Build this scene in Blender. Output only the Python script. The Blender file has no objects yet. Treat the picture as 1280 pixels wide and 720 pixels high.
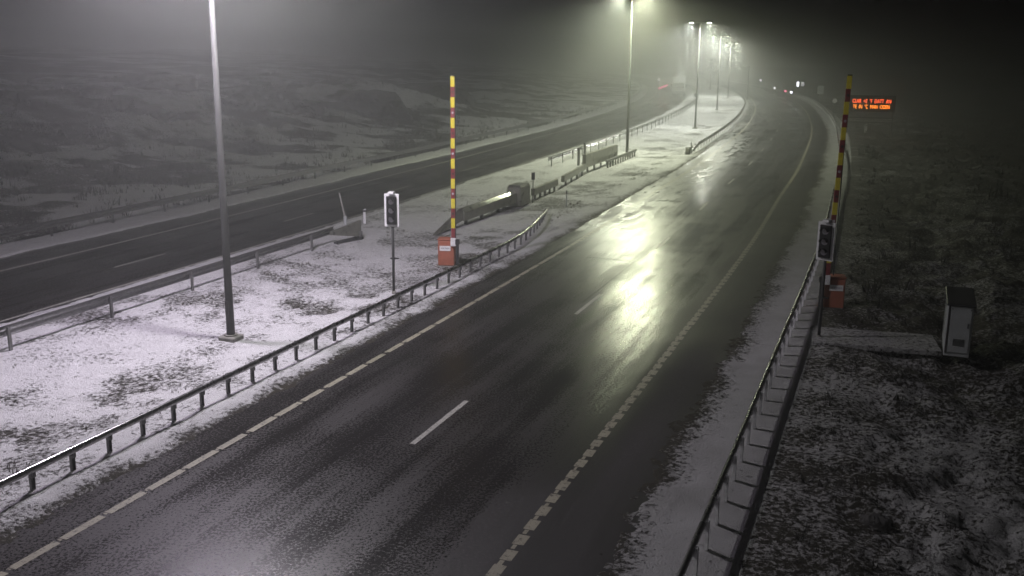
import bpy, math, random
import numpy as np
from mathutils import Vector, Matrix
random.seed(7); rng = np.random.default_rng(7)
sc = bpy.context.scene
col = sc.collection
R = math.radians

# ------------------------------------------------------------------ render
sc.render.engine = 'CYCLES'
cy = sc.cycles
cy.max_bounces = 5; cy.diffuse_bounces = 2; cy.glossy_bounces = 2
cy.transmission_bounces = 2; cy.volume_bounces = 0; cy.transparent_max_bounces = 4
cy.sample_clamp_indirect = 2.0; cy.sample_clamp_direct = 0
cy.caustics_reflective = False; cy.caustics_refractive = False
cy.use_light_tree = True
cy.use_denoising = True
cy.use_adaptive_sampling = False
try:
    cy.denoiser = 'OPENIMAGEDENOISE'
except Exception:
    pass
vs = sc.view_settings
vs.view_transform = 'Standard'; vs.look = 'None'; vs.gamma = 1; vs.use_curve_mapping = False
vs.exposure = 0.0

# ------------------------------------------------------------------ centre curve
# the inner edge line of the near carriageway, in metres, seen from above
CP = np.array([(-23.3, -25.2), (-15.8, -5.2), (-8.3, 14.8), (-4.85, 23.9), (2.95, 44.7), (8.7, 61.3), (16.6, 84.3),
               (28.9, 124.1), (41.6, 174.7), (50.5, 225.), (56.0, 275.), (57.5, 330.), (54., 390.), (45, 450)], float)
def catmull(P, n=60):
    out = []
    Q = np.vstack([2*P[0]-P[1], P, 2*P[-1]-P[-2]])
    for i in range(1, len(Q)-2):
        p0, p1, p2, p3 = Q[i-1:i+3]
        for k in range(n):
            t = k/n
            out.append(.5*((2*p1)+(-p0+p2)*t+(2*p0-5*p1+4*p2-p3)*t*t+(-p0+3*p1-3*p2+p3)*t**3))
    out.append(Q[-2]); return np.array(out)
CL = catmull(CP)
for _ in range(60):                                                 # ease the joints
    CL[1:-1] = .25*CL[:-2]+.5*CL[1:-1]+.25*CL[2:]
CS = np.concatenate([[0], np.cumsum(np.linalg.norm(np.diff(CL, axis=0), axis=1))])
SMAX = CS[-1]
def cpt(s):
    s = np.asarray(s, float)
    return np.stack([np.interp(s, CS, CL[:, 0]), np.interp(s, CS, CL[:, 1])], -1)
def tan(s):
    a = cpt(np.clip(np.asarray(s, float)+1.5, 0, SMAX)); b = cpt(np.clip(np.asarray(s, float)-1.5, 0, SMAX))
    d = a-b; return d/np.linalg.norm(d, axis=-1, keepdims=True)
def su(s, u):
    """metres along and to the right of the curve -> x, y"""
    p = cpt(s); t = tan(s); n = np.stack([t[..., 1], -t[..., 0]], -1)
    return p+n*np.asarray(u, float)[..., None]
def sy(y, u=0.):
    """distance along the curve at which the offset curve has this y"""
    ss = np.linspace(0, SMAX, 3000); yy = su(ss, np.full_like(ss, u))[:, 1]
    return float(np.interp(y, yy, ss))
def heading(s):
    t = tan(s); return math.atan2(t[1], t[0])                       # angle of the driving direction

# ------------------------------------------------------------------ numpy noise
def hash2(i, j, seed):
    n = (i.astype(np.int64)*374761393+j.astype(np.int64)*668265263+seed*1442695041) & 0xffffffff
    n = ((n ^ (n >> 13))*1274126177) & 0xffffffff
    return ((n ^ (n >> 16)) & 0xffff)/65535.
def vnoise(x, y, seed=0):
    xi, yi = np.floor(x), np.floor(y); fx, fy = x-xi, y-yi
    fx, fy = fx*fx*(3-2*fx), fy*fy*(3-2*fy)
    a, b = hash2(xi, yi, seed), hash2(xi+1, yi, seed); c, d = hash2(xi, yi+1, seed), hash2(xi+1, yi+1, seed)
    return (a*(1-fx)+b*fx)*(1-fy)+(c*(1-fx)+d*fx)*fy
def fbm(x, y, sc_=1., oct=4, seed=0):
    v = 0; a = .5; t = 0
    for k in range(oct):
        v = v+a*vnoise(x*sc_+17*k, y*sc_-9*k, seed+k); t += a; a *= .5; sc_ *= 2.03
    return v/t
def sstep(a, b, x):
    t = np.clip((x-a)/(b-a), 0, 1); return t*t*(3-2*t)

# ------------------------------------------------------------------ ground height
def jagL(s):  # ragged snow edges of the carriageways
    return (fbm(s, s*0, .55, 5, 3)-.5)
def ground(s, u):
    s = np.asarray(s, float); u = np.asarray(u, float)
    P = su(s, u); x, y = P[..., 0], P[..., 1]
    n1 = fbm(x, y, .35, 4, 1)-.5; n2 = fbm(x, y, 2.2, 4, 5)-.5; n3 = fbm(x, y, 6., 3, 9)-.5
    lumps = fbm(x, y, 1.1, 4, 21)-.5
    # median: nearly flat, soft lumps, shallow dip
    med = .06+.10*n1+.05*n2+.025*n3 - .12*sstep(-2.3, -4.5, u)*sstep(-9.5, -7.5, u)
    # left hillside
    d = np.maximum(-24-u, 0)
    hill = .05+.12*n2 + 4.2*sstep(0, 60, d)+3.5*sstep(40, 160, d) + sstep(2, 20, d)*(2.2*(fbm(x, y, .045, 4, 31)-.5)+.9*lumps) + .04*n3 + 3.2*np.exp(-(((x+17)/13)**2+((y-124)/11)**2)) + 2.0*np.exp(-(((x+34)/12)**2+((y-98)/12)**2))
    left = np.where(u > -24, .07+.06*n1+.04*n2, hill)
    # right bank of heather
    e = np.maximum(u-11.6, 0)
    k = sstep(0, 2.5, e)
    bank = .05+.05*n2+k*(.30*n1+.62*lumps+.26*n2+.10*n3-.12) + 2.6*sstep(9, 50, e)+ sstep(10, 40, e)*1.6*(fbm(x, y, .06, 4, 41)-.45)
    bank = bank-.18*np.exp(-((e-4.0)/1.3)**2)*sstep(2, 6, 30-s*0)
    # shoulder between the carriageway and the right rail: packed, smooth
    sh = .035+.012*n2+.006*n3
    ridge = .09*(fbm(x, y, 8., 3, 91)-.35)*sstep(8.4, 8.8, u)*sstep(9.9, 9.4, u)+.06*np.exp(-((u-9.15-.5*jagL(s*1.3))/.33)**2)*(.45+1.3*fbm(x, y, 3.3, 3, 51))
    lridge = .06*np.exp(-((u+1.25)/.35)**2)*(.4+1.2*fbm(x, y, 2.5, 3, 52))
    z = np.where(u < -12, left, med)
    w = sstep(10.6, 12.2, u)
    z = np.where(u > 4, sh*(1-w)+bank*w+ridge, z+lridge*(u < 0)*(u > -2.5))
    # concrete pad by the cabinet
    # thin towards the asphalt
    z = np.where(u > 4, .007+(z-.007)*sstep(8.7, 10.2, u), np.where((u > -2)&(u < 0), .007+(z-.007)*sstep(-.8, -1.7, u), z))
    # drop under the asphalt, with a ragged melted edge
    f2 = fbm(x, y, 4.6, 5, 77)-.5; j1 = jagL(s)*.35+.45*f2; j2 = (fbm(s, s*0+5, .35, 3, 8)-.5)*.7+1.0*f2; j3 = (fbm(s, s*0+9, .3, 4, 12)-.5)*.5+.4*f2
    inR = sstep(-1.02, -.72, u+j1)*sstep(9.1, 8.6, u+j2)
    inL = sstep(-20.75, -20.55, u+j3)*sstep(-12.35, -12.55, u+j3*.8)
    k = np.maximum(inR, inL)
    return z*(1-k)-.10*k

# ------------------------------------------------------------------ materials
def newmat(name):
    m = bpy.data.materials.new(name); m.use_nodes = True
    nt = m.node_tree; b = nt.nodes['Principled BSDF']
    return m, nt, b
def N(nt, t, **k):
    n = nt.nodes.new(t)
    for a, v in k.items():
        if a in n.inputs: n.inputs[a].default_value = v
        else: setattr(n, a, v)
    return n
def link(nt, a, b): nt.links.new(a, b)
def ramp(nt, fac, stops, interp='LINEAR'):
    r = nt.nodes.new('ShaderNodeValToRGB'); r.color_ramp.interpolation = interp
    e = r.color_ramp.elements
    while len(e) < len(stops): e.new(.5)
    for q, (p, c) in zip(e, stops):
        q.position = p; q.color = (*c, 1) if len(c) == 3 else (c[0], c[0], c[0], 1)
    link(nt, fac, r.inputs[0]); return r.outputs[0]
def noise(nt, scale, detail=4, rough=.55, vec=None, dist=0.):
    n = nt.nodes.new('ShaderNodeTexNoise'); n.inputs['Scale'].default_value = scale
    n.inputs['Detail'].default_value = detail; n.inputs['Roughness'].default_value = rough
    n.inputs['Distortion'].default_value = dist
    if vec is not None: link(nt, vec, n.inputs['Vector'])
    return n.outputs[0]
def geo(nt): return nt.nodes.new('ShaderNodeNewGeometry').outputs['Position']
def math_(nt, op, a, b=None, c=None, clamp=False):
    n = nt.nodes.new('ShaderNodeMath'); n.operation = op; n.use_clamp = clamp
    for i, v in enumerate((a, b, c)):
        if v is None: continue
        if isinstance(v, (int, float)): n.inputs[i].default_value = v
        else: link(nt, v, n.inputs[i])
    return n.outputs[0]
def mix(nt, fac, a, b):
    n = nt.nodes.new('ShaderNodeMix'); n.data_type = 'RGBA'
    for i, v in ((0, fac), (6, a), (7, b)):
        if isinstance(v, (int, float)): n.inputs[i].default_value = v
        elif isinstance(v, tuple): n.inputs[i].default_value = (*v, 1)
        else: link(nt, v, n.inputs[i])
    return n.outputs[2]
def bump(nt, h, dist, b, strength=1.):
    n = nt.nodes.new('ShaderNodeBump'); n.inputs['Distance'].default_value = dist; n.inputs['Strength'].default_value = strength
    link(nt, h, n.inputs['Height']); link(nt, n.outputs[0], b.inputs['Normal'])

def simple(name, c, rough=.5, metal=0., var=.25, scale=6., spec=.5, bmp=0.):
    m, nt, b = newmat(name)
    p = geo(nt); n = noise(nt, scale, 5, .6, p)
    lo = tuple(v*(1-var) for v in c); hi = tuple(min(1, v*(1+var)) for v in c)
    link(nt, ramp(nt, n, [(.3, lo), (.7, hi)]), b.inputs['Base Color'])
    b.inputs['Roughness'].default_value = rough; b.inputs['Metallic'].default_value = metal
    b.inputs['Specular IOR Level'].default_value = spec
    link(nt, math_(nt, 'MULTIPLY_ADD', n, .25, rough-.12, True), b.inputs['Roughness'])
    if bmp: bump(nt, n, bmp, b)
    return m
def emit(name, c, s):
    m, nt, b = newmat(name)
    b.inputs['Base Color'].default_value = (*c, 1)
    b.inputs['Emission Color'].default_value = (*c, 1); b.inputs['Emission Strength'].default_value = s
    return m
M = {}
M['galv'] = simple('galvanised_steel', (.20, .20, .20), .34, .85, .3, 9)
M['galvdark'] = simple('dull_box_beam', (.30, .30, .30), .27, .95, .12, 2)
M['post'] = simple('post_steel', (.78, .78, .79), .5, 0, .25, 8)
M['darkpost'] = simple('weathered_post', (.16, .16, .155), .6, .3, .3, 8)
M['pole'] = simple('lamp_pole_steel', (.055, .055, .054), .65, 0, .2, 3)
M['dark'] = simple('dark_housing', (.03, .03, .032), .5, 0, .2, 10)
M['black'] = simple('black_panel', (.012, .012, .013), .35, 0, .2, 10)
M['white'] = simple('white_paint', (.82, .82, .82), .45, 0, .06, 10)
M['yellow'] = simple('yellow_band', (.72, .62, .05), .45, 0, .08, 10)
M['red'] = simple('dark_red_band', (.22, .035, .04), .45, 0, .15, 10)
M['orange'] = simple('orange_cabinet', (.38, .125, .075), .5, 0, .12, 4)
M['grey'] = simple('grey_cabinet', (.46, .48, .48), .5, .1, .12, 3)
M['concrete'] = simple('concrete', (.25, .245, .22), .85, 0, .25, 5, .3, .01)
M['lens'] = simple('unlit_lens', (.50, .48, .52), .25, 0, .2, 20)
M['steelpanel'] = simple('barrier_panel', (.26, .26, .22), .30, .5, .3, 2.2, .5, .03)
M['grass'] = simple('dry_grass', (.075, .062, .038), .8, 0, .5, 3)
M['heather'] = simple('heather', (.035, .034, .026), .85, 0, .5, 2)
M['twig'] = simple('dark_twigs', (.045, .04, .035), .8, 0, .4, 2)
M['frost'] = simple('frosted_twigs', (.55, .57, .58), .8, 0, .2, 2)
M['bark'] = simple('bark', (.09, .075, .06), .85, 0, .3, 6)
M['lamp_white'] = emit('cool_lamp_lens', (.95, .9, 1.), 60)
M['lamp_green'] = emit('warm_lamp_lens', (.93, 1., .72), 60)
M['sig_white'] = emit('small_white_lamp', (.92, .92, 1.), 9)
M['sig_dim'] = emit('dim_white_lamp', (.8, .8, .85), 1.0)
M['sig_red'] = emit('small_red_lamp', (1., .12, .25), 5)
M['led'] = emit('amber_led', (1., .24, .02), 5)
M['led2'] = emit('red_led', (1., .11, .03), 4.5)
def paintmat(name, c):
    m, nt, b = newmat(name); p = geo(nt)
    n = noise(nt, 9, 6, .75, p); k = ramp(nt, n, [(.36, (0,)), (.47, (1,))]); q = noise(nt, 1.2, 3, .6, p)
    cc = mix(nt, q, tuple(v*.72 for v in c), c)
    link(nt, mix(nt, k, (.035, .034, .032), cc), b.inputs['Base Color']); b.inputs['Roughness'].default_value = .5
    bump(nt, n, .004, b, .6); return m
M['line'] = paintmat('road_paint', (.36, .34, .255)); M['linew'] = paintmat('worn_white_paint', (.50, .49, .45))
M['seal'] = simple('crack_sealant', (.012, .012, .012), .5, 0, .2, 9)

def asphalt():
    m, nt, b = newmat('wet_asphalt')
    uv = nt.nodes.new('ShaderNodeUVMap').outputs[0]                 # x = metres across, y = metres along
    sx = nt.nodes.new('ShaderNodeSeparateXYZ'); link(nt, uv, sx.inputs[0])
    U, S = sx.outputs[0], sx.outputs[1]
    mp = nt.nodes.new('ShaderNodeMapping'); mp.inputs['Scale'].default_value = (1, .06, 1); link(nt, uv, mp.inputs['Vector'])
    p = geo(nt)
    streak = noise(nt, 1.0, 4, .6, mp.outputs[0])                   # along the wheel tracks
    patch = noise(nt, .22, 4, .6, p)
    fine = noise(nt, 17, 6, .78, p); grit = noise(nt, 160, 2, .6, p)
    colr = ramp(nt, math_(nt, 'ADD', math_(nt, 'MULTIPLY', fine, .72), math_(nt, 'MULTIPLY', streak, .28)),
                [(.34, (.007, .0065, .0065)), (.5, (.021, .019, .0185)), (.66, (.062, .056, .054))])
    # rime left outside the wheel tracks and slush by the inner edge further up
    rime = math_(nt, 'MULTIPLY', ramp(nt, fine, [(.5, (0,)), (.66, (1,))]), ramp(nt, math_(nt, 'ADD', math_(nt, 'MULTIPLY', streak, .6), math_(nt, 'MULTIPLY', patch, .4)), [(.46, (0,)), (.60, (1,))]))
    sband = nt.nodes.new('ShaderNodeMapRange'); sband.interpolation_type = 'SMOOTHSTEP'
    link(nt, S, sband.inputs[0]); sband.inputs[1].default_value = 74; sband.inputs[2].default_value = 84
    sband2 = nt.nodes.new('ShaderNodeMapRange'); sband2.interpolation_type = 'SMOOTHSTEP'
    link(nt, S, sband2.inputs[0]); sband2.inputs[1].default_value = 165; sband2.inputs[2].default_value = 125
    ub = nt.nodes.new('ShaderNodeMapRange'); ub.interpolation_type = 'SMOOTHSTEP'
    link(nt, U, ub.inputs[0]); ub.inputs[1].default_value = 3.2; ub.inputs[2].default_value = .2
    mp2 = nt.nodes.new('ShaderNodeMapping'); mp2.inputs['Scale'].default_value = (1.6, .35, 1); link(nt, uv, mp2.inputs['Vector'])
    sl = noise(nt, 1.0, 6, .7, mp2.outputs[0])
    slush = math_(nt, 'MULTIPLY', math_(nt, 'MULTIPLY', sband.outputs[0], sband2.outputs[0]), math_(nt, 'MULTIPLY', ub.outputs[0], math_(nt, 'GREATER_THAN', U, -3.0)))
    slush = math_(nt, 'MULTIPLY', ramp(nt, math_(nt, 'ADD', sl, math_(nt, 'MULTIPLY', slush, .14)), [(.545, (0,)), (.63, (1,))]), slush)
    c2 = mix(nt, math_(nt, 'MULTIPLY', rime, .5), colr, (.16, .16, .165))
    c3 = mix(nt, math_(nt, 'MULTIPLY', slush, .85), c2, (.42, .42, .41))
    link(nt, c3, b.inputs['Base Color'])
    # wetness: wheel tracks are smoother
    w = math_(nt, 'ADD', math_(nt, 'MULTIPLY', streak, .27), math_(nt, 'MULTIPLY', patch, .20))
    w = math_(nt, 'ADD', w, math_(nt, 'MULTIPLY', fine, .53))
    rg = ramp(nt, w, [(.42, (.12,)), (.49, (.25,)), (.57, (.46,))])
    dry = nt.nodes.new('ShaderNodeMapRange'); dry.interpolation_type = 'SMOOTHSTEP'
    link(nt, math_(nt, 'MULTIPLY_ADD', streak, .8, U), dry.inputs[0]); dry.inputs[1].default_value = 6.6; dry.inputs[2].default_value = 8.2; dry.inputs[4].default_value = .30
    rg2 = math_(nt, 'ADD', math_(nt, 'MULTIPLY_ADD', rime, .22, rg), math_(nt, 'MULTIPLY_ADD', slush, .35, dry.outputs[0]))
    link(nt, rg2, b.inputs['Roughness'])
    b.inputs['Specular IOR Level'].default_value = .36
    hsum = math_(nt, 'ADD', math_(nt, 'MULTIPLY', fine, .7), math_(nt, 'MULTIPLY', grit, .3))
    bump(nt, hsum, .0055, b, .6)
    return m
M['asphalt'] = asphalt()

def groundmat():
    m, nt, b = newmat('snowy_ground')
    p = geo(nt)
    at = nt.nodes.new('ShaderNodeAttribute'); at.attribute_name = 'cover'          # 1 = full snow, 0 = bare vegetation
    dt = nt.nodes.new('ShaderNodeAttribute'); dt.attribute_name = 'grime'
    a = noise(nt, 9., 5, .7, p, .4); c = noise(nt, .5, 4, .6, p); f = noise(nt, 30, 3, .6, p)
    v = math_(nt, 'ADD', math_(nt, 'MULTIPLY', a, .70), math_(nt, 'MULTIPLY', c, .12))
    v = math_(nt, 'ADD', v, math_(nt, 'MULTIPLY', f, .18))
    # threshold moves with cover
    th = math_(nt, 'MULTIPLY_ADD', at.outputs['Fac'], .50, -.25)
    q = math_(nt, 'ADD', v, th)
    mask = ramp(nt, q, [(.47, (0,)), (.565, (1,))])
    veg = ramp(nt, noise(nt, 9, 4, .7, p), [(.3, (.018, .017, .012)), (.55, (.045, .040, .026)), (.75, (.085, .072, .042))])
    snow = ramp(nt, noise(nt, 2.2, 5, .6, p), [(.25, (.70, .70, .71)), (.75, (.88, .88, .89))])
    snow = mix(nt, dt.outputs['Fac'], snow, (.27, .27, .255))
    link(nt, mix(nt, mask, veg, snow), b.inputs['Base Color'])
    b.inputs['Roughness'].default_value = .75
    b.inputs['Specular IOR Level'].default_value = .25
    pit = noise(nt, 13, 5, .75, p, .8)
    h = math_(nt, 'ADD', math_(nt, 'MULTIPLY', mask, .40), math_(nt, 'MULTIPLY', math_(nt, 'ADD', pit, f), .6))
    bump(nt, h, .075, b, 1.)
    return m
M['ground'] = groundmat()

def rockmat():
    m, nt, b = newmat('snowy_rock')
    p = geo(nt); g = nt.nodes.new('ShaderNodeNewGeometry'); s = nt.nodes.new('ShaderNodeSeparateXYZ'); link(nt, g.outputs['Normal'], s.inputs[0])
    n = noise(nt, 1.3, 6, .65, p)
    c = ramp(nt, n, [(.3, (.03, .03, .028)), (.7, (.09, .087, .083))])
    k = ramp(nt, math_(nt, 'ADD', s.outputs[2], math_(nt, 'MULTIPLY', n, .6)), [(1.08, (0,)), (1.22, (1,))])
    link(nt, mix(nt, k, c, (.62, .63, .64)), b.inputs['Base Color']); b.inputs['Roughness'].default_value = .85
    bump(nt, n, .25, b, .8); return m
M['rock'] = rockmat()

# ------------------------------------------------------------------ mesh helpers
class MB:
    def __init__(s): s.v = []; s.f = []
    def add(s, vs_, fs):
        o = len(s.v); s.v += [tuple(v) for v in vs_]; s.f += [tuple(i+o for i in f) for f in fs]; return s
    def box(s, c, d, rz=0., rx=0., bev=0.):
        """bevelled box: c centre, d full sizes, turned rz about z"""
        x, y, z = d[0]/2, d[1]/2, d[2]/2
        if bev <= 0: bev = min(d)*.06
        b = min(bev, min(d)*.3)
        vs_ = []
        for sx in (-1, 1):
            for sy_ in (-1, 1):
                for sz in (-1, 1):
                    vs_ += [(sx*x, sy_*(y-b), sz*(z-b)), (sx*(x-b), sy_*y, sz*(z-b)), (sx*(x-b), sy_*(y-b), sz*z)]
        import bmesh
        bm = bmesh.new()
        for v in vs_: bm.verts.new(v)
        bmesh.ops.convex_hull(bm, input=bm.verts)
        bmesh.ops.recalc_face_normals(bm, faces=bm.faces)
        mt = Matrix.Translation(c) @ Matrix.Rotation(rz, 4, 'Z') @ Matrix.Rotation(rx, 4, 'X')
        bm.verts.index_update()
        s.add([mt @ v.co for v in bm.verts], [[q.index for q in f.verts] for f in bm.faces]); bm.free(); return s
    def tube(s, pts, r, n=12, cap=True):
        pts = [Vector(p) for p in pts]; rr = r if isinstance(r, (list, tuple)) else [r]*len(pts)
        o = len(s.v); up = None
        for i, p in enumerate(pts):
            d = (pts[min(i+1, len(pts)-1)]-pts[max(i-1, 0)]).normalized()
            a = Vector((0, 0, 1)) if abs(d.z) < .9 else Vector((1, 0, 0))
            e1 = d.cross(a).normalized(); e2 = d.cross(e1)
            if up is not None and e1.dot(up) < 0: e1 = -e1; e2 = -e2
            up = e1
            for k in range(n):
                t = 2*math.pi*k/n; s.v.append(tuple(p+(e1*math.cos(t)+e2*math.sin(t))*rr[i]))
        for i in range(len(pts)-1):
            for k in range(n):
                a = o+i*n+k; b = o+i*n+(k+1) % n; s.f.append((a, b, b+n, a+n))
        if cap:
            s.f.append(tuple(o+k for k in range(n))[::-1]); s.f.append(tuple(o+(len(pts)-1)*n+k for k in range(n)))
        return s
    def prism(s, poly, a, b):
        """poly: list of 3d points (planar), extruded by vector from a to b offsets"""
        n = len(poly); A = [Vector(p)+Vector(a) for p in poly]; B = [Vector(p)+Vector(b) for p in poly]
        o = len(s.v); s.v += [tuple(p) for p in A+B]
        s.f.append(tuple(o+i for i in range(n))[::-1]); s.f.append(tuple(o+n+i for i in range(n)))
        for i in range(n): s.f.append((o+i, o+(i+1) % n, o+n+(i+1) % n, o+n+i))
        return s
    def build(s, name, mat, parent=None, smooth=False, off=(0, 0, 0)):
        me = bpy.data.meshes.new(name)
        ox, oy, oz = off
        me.from_pydata([(x-ox, y-oy, z-oz) for x, y, z in s.v], [], s.f)
        me.validate(); 
        import bmesh
        bm = bmesh.new(); bm.from_mesh(me); bmesh.ops.recalc_face_normals(bm, faces=bm.faces); bm.to_mesh(me); bm.free()
        if smooth: me.polygons.foreach_set('use_smooth', [True]*len(me.polygons))
        me.materials.append(mat)
        o = bpy.data.objects.new(name, me); col.objects.link(o)
        if parent: o.parent = parent
        return o
def grid_obj(name, V, nr, nc, mat, smooth=True, uv=None, attrs=None):
    me = bpy.data.meshes.new(name)
    me.vertices.add(nr*nc); me.vertices.foreach_set('co', np.ascontiguousarray(V, dtype=np.float32).ravel())
    i = np.arange(nr-1)[:, None]*nc+np.arange(nc-1)[None, :]
    F = np.stack([i, i+1, i+nc+1, i+nc], -1).reshape(-1, 4)
    nf = len(F)
    me.loops.add(nf*4); me.loops.foreach_set('vertex_index', F.ravel().astype(np.int32))
    me.polygons.add(nf); me.polygons.foreach_set('loop_start', np.arange(0, nf*4, 4, dtype=np.int32))
    me.update(calc_edges=True)
    me.polygons.foreach_set('use_smooth', [smooth]*nf)
    if uv is not None:
        l = me.uv_layers.new(name='UVMap'); l.data.foreach_set('uv', uv.reshape(-1, 2)[F.ravel()].astype(np.float32).ravel())
    for k, a in (attrs or {}).items():
        t = me.attributes.new(k, 'FLOAT', 'POINT'); t.data.foreach_set('value', a.ravel().astype(np.float32))
    me.materials.append(mat)
    o = bpy.data.objects.new(name, me); col.objects.link(o); return o
def thing(name, label, cat, loc, rz=0., group=None):
    o = bpy.data.objects.new(name, None); o.empty_display_size = .2; col.objects.link(o)
    o.location = loc; o.rotation_euler = (0, 0, rz)
    tag(o, label, cat, group); return o
def tag(o, label=None, cat=None, group=None, kind=None):
    if label: o['label'] = label
    if cat: o['category'] = cat
    if group: o['group'] = group
    if kind: o['kind'] = kind
    return o
def kids(o): return [c for c in bpy.data.objects if c.parent == o]
def copy_tree(o, parent=None):
    c = o.copy(); col.objects.link(c)
    if parent: c.parent = parent
    for ch in kids(o): copy_tree(ch, c)
    return c
def gz(x, y):
    """ground height at a world point"""
    ss = np.linspace(0, SMAX, 2500); P = cpt(ss); k = int(np.argmin((P[:, 0]-x)**2+(P[:, 1]-y)**2)); s = ss[k]
    t = tan(s); u = (x-P[k, 0])*t[1]-(y-P[k, 1])*t[0]
    return float(ground(np.array([s]), np.array([u]))[0])

# ------------------------------------------------------------------ ground sheet
def steps(spec):
    out = [spec[0][0]]
    for a, b, d in spec:
        n = max(1, int(round((b-a)/d))); out += list(np.linspace(a, b, n+1)[1:])
    return np.array(out)
s0 = sy(12.0)
S_ = steps([(0, s0-4, 2.), (s0-4, s0+22, .10), (s0+22, s0+50, .2), (s0+50, s0+110, .5), (s0+110, s0+200, 1.2), (s0+200, SMAX, 4)])
U_ = steps([(-230, -90, 5), (-90, -50, 1.5), (-50, -24, .5), (-24, -21.2, .2), (-21.2, -20.2, .08), (-20.2, -12.9, 1.5), (-12.9, -12.0, .08),
            (-12., -2.4, .14), (-2.4, -.5, .06), (-.5, 8.0, 2), (8.0, 9.9, .06), (9.9, 11.8, .12), (11.8, 24, .13), (24, 36, .5), (36, 70, 1.5), (70, 210, 6)])
SS, UU = np.meshgrid(S_, U_, indexing='ij')
Z = ground(SS, UU); XY = su(SS, UU)
# at the far edges keep the folds of the curve from crossing
cover = np.full_like(Z, .9); X_, Y_ = XY[..., 0], XY[..., 1]
big = fbm(X_, Y_, .22, 4, 61); mid = fbm(X_, Y_, .9, 4, 62)
medc = .73+.06*sstep(s0+18, s0+40, SS)-.16*sstep(.40, .60, big)*sstep(.35, .62, mid+.05)-.16*(mid-.5)
tuft_band = np.exp(-((UU+4.2+1.2*(big-.5))/1.5)**2)
medc = medc-.15*tuft_band*sstep(.35, .6, mid)
cover = np.where(UU > -12, medc, cover)
cover = np.where(UU < -12, .80-.10*(mid-.5), cover)
cover = np.where(UU < -22.6, .80-.42*sstep(.42, .58, big)-.5*(mid-.5)-.18*sstep(-30, -60, UU), cover)
cover = np.where(UU > 8, .22+.60*sstep(8.5, 10.0, UU+.9*(mid-.5)), cover)
cover = np.where((UU > -1.75)&(UU < 0), np.minimum(cover, .25+.6*sstep(-.65, -1.6, UU+.5*(mid-.5))), cover)
rc = .50-.25*(big-.5)-.30*(mid-.5)-.22*sstep(17, 30, UU)
track = np.exp(-((UU-15.4-.5*np.sin(SS*.12))/.9)**2)*sstep(s0+20, s0+12, SS)
rc = rc+.08*track-.06*sstep(s0+16, s0+45, SS)
cover = np.where(UU > 11.3, rc, cover)
grime = np.where((UU > 8)&(UU < 11.2), .62+.5*(mid-.5), 0.)
grime = np.where(UU < -12, .30, grime); grime = np.where(UU < -22.6, .05, grime); grime = np.where(UU > 11.2, .55, grime)
grime = np.where((UU < 0)&(UU > -12), .12*(1-sstep(-1.9, -1.0, UU))+.40*sstep(-1.9, -1.0, UU)*(.5+mid), grime)
gr = grid_obj('ground', np.concatenate([XY, Z[..., None]], -1), len(S_), len(U_), M['ground'], attrs={'cover': np.clip(cover, 0, 1), 'grime': np.clip(grime, 0, 1)})
tag(gr, kind='structure')

# ------------------------------------------------------------------ roads and paint
def ribbon(name, u0, u1, z, mat, sa=0., sb=None, ds=1.5, nu=6):
    s_ = np.arange(sa, (sb or SMAX)+.01, ds); u_ = np.linspace(u0, u1, nu); a, b = np.meshgrid(s_, u_, indexing='ij')
    P = su(a, b); V = np.concatenate([P, np.full(a.shape+(1,), z)], -1)
    o = grid_obj(name, V, len(s_), nu, mat, uv=np.stack([b, a], -1)); return tag(o, kind='structure')
ribbon('road', -1.5, 9.6, 0., M['asphalt'])
ribbon('far_road', -21.3, -11.8, 0., M['asphalt'])
def paint(name, segs, mat, z=.004):
    """segs: (s0, s1, u0, u1) painted patches, each following the curve"""
    mb = MB()
    for a, b, u0, u1 in segs:
        n = max(1, int((b-a)/2)); t = np.linspace(a, b, n+1)
        L_ = su(t, np.full(n+1, u0)); R_ = su(t, np.full(n+1, u1))
        o = len(mb.v)
        for i in range(n+1): mb.v.append((L_[i, 0], L_[i, 1], z)); mb.v.append((R_[i, 0], R_[i, 1], z))
        for i in range(n): mb.f.append((o+2*i, o+2*i+1, o+2*i+3, o+2*i+2))
    me = bpy.data.meshes.new(name); me.from_pydata(mb.v, [], mb.f); me.materials.append(mat)
    o = bpy.data.objects.new(name, me); col.objects.link(o); return tag(o, kind='structure')
segs = []; s = 0.
rr = random.Random(3)
while s < s0+60:                                                    # ribbed outer edge line: blocks with narrow worn joints
    j = rr.uniform(-.012, .012); k = rr.uniform(-.015, .015)
    segs.append((s, s+.40+rr.uniform(-.03, .03), 7.37+j, 7.58+k)); segs.append((s+.42, s+.58, 7.41+j, 7.48+k)); s += .60
segs.append((s, SMAX, 7.38, 7.58))
paint('outer_edge_line', segs, M['line'])
segs = []; s = 0.
while s < s0+34:
    segs.append((s, s+.97+rr.uniform(-.06, .04), -.085, .085)); segs.append((s+1.03, s+1.08, -.06, .02)); s += 1.10
while s < s0+75:
    segs.append((s, s+.30, -.12, .16+rr.uniform(-.03, .03))); segs.append((s+.32, s+.52, -.10, .0)); s += .55
segs.append((s, SMAX, -.1, .1))
paint('inner_edge_line', segs, M['line'])
sd = sy(20.5, 0.)+.0
# dash positions follow the photographed 12 m rhythm
d0 = sy(20.5, 3.7)
paint('lane_dashes', [(d0+12.06*k, d0+12.06*k+3.0, 3.66, 3.79) for k in range(-2, 26)], M['linew'])
d1 = sy(38.3, -15.2)
paint('far_lane_dashes', [(d1+12.06*k, d1+12.06*k+3.0, -15.26, -15.14) for k in range(-2, 24)], M['linew'])
paint('far_edge_line', [(0, SMAX, -18.78, -18.60)], M['linew'])
paint('far_inner_edge_line', [(0, SMAX, -12.78, -12.66)], M['linew'])
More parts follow.
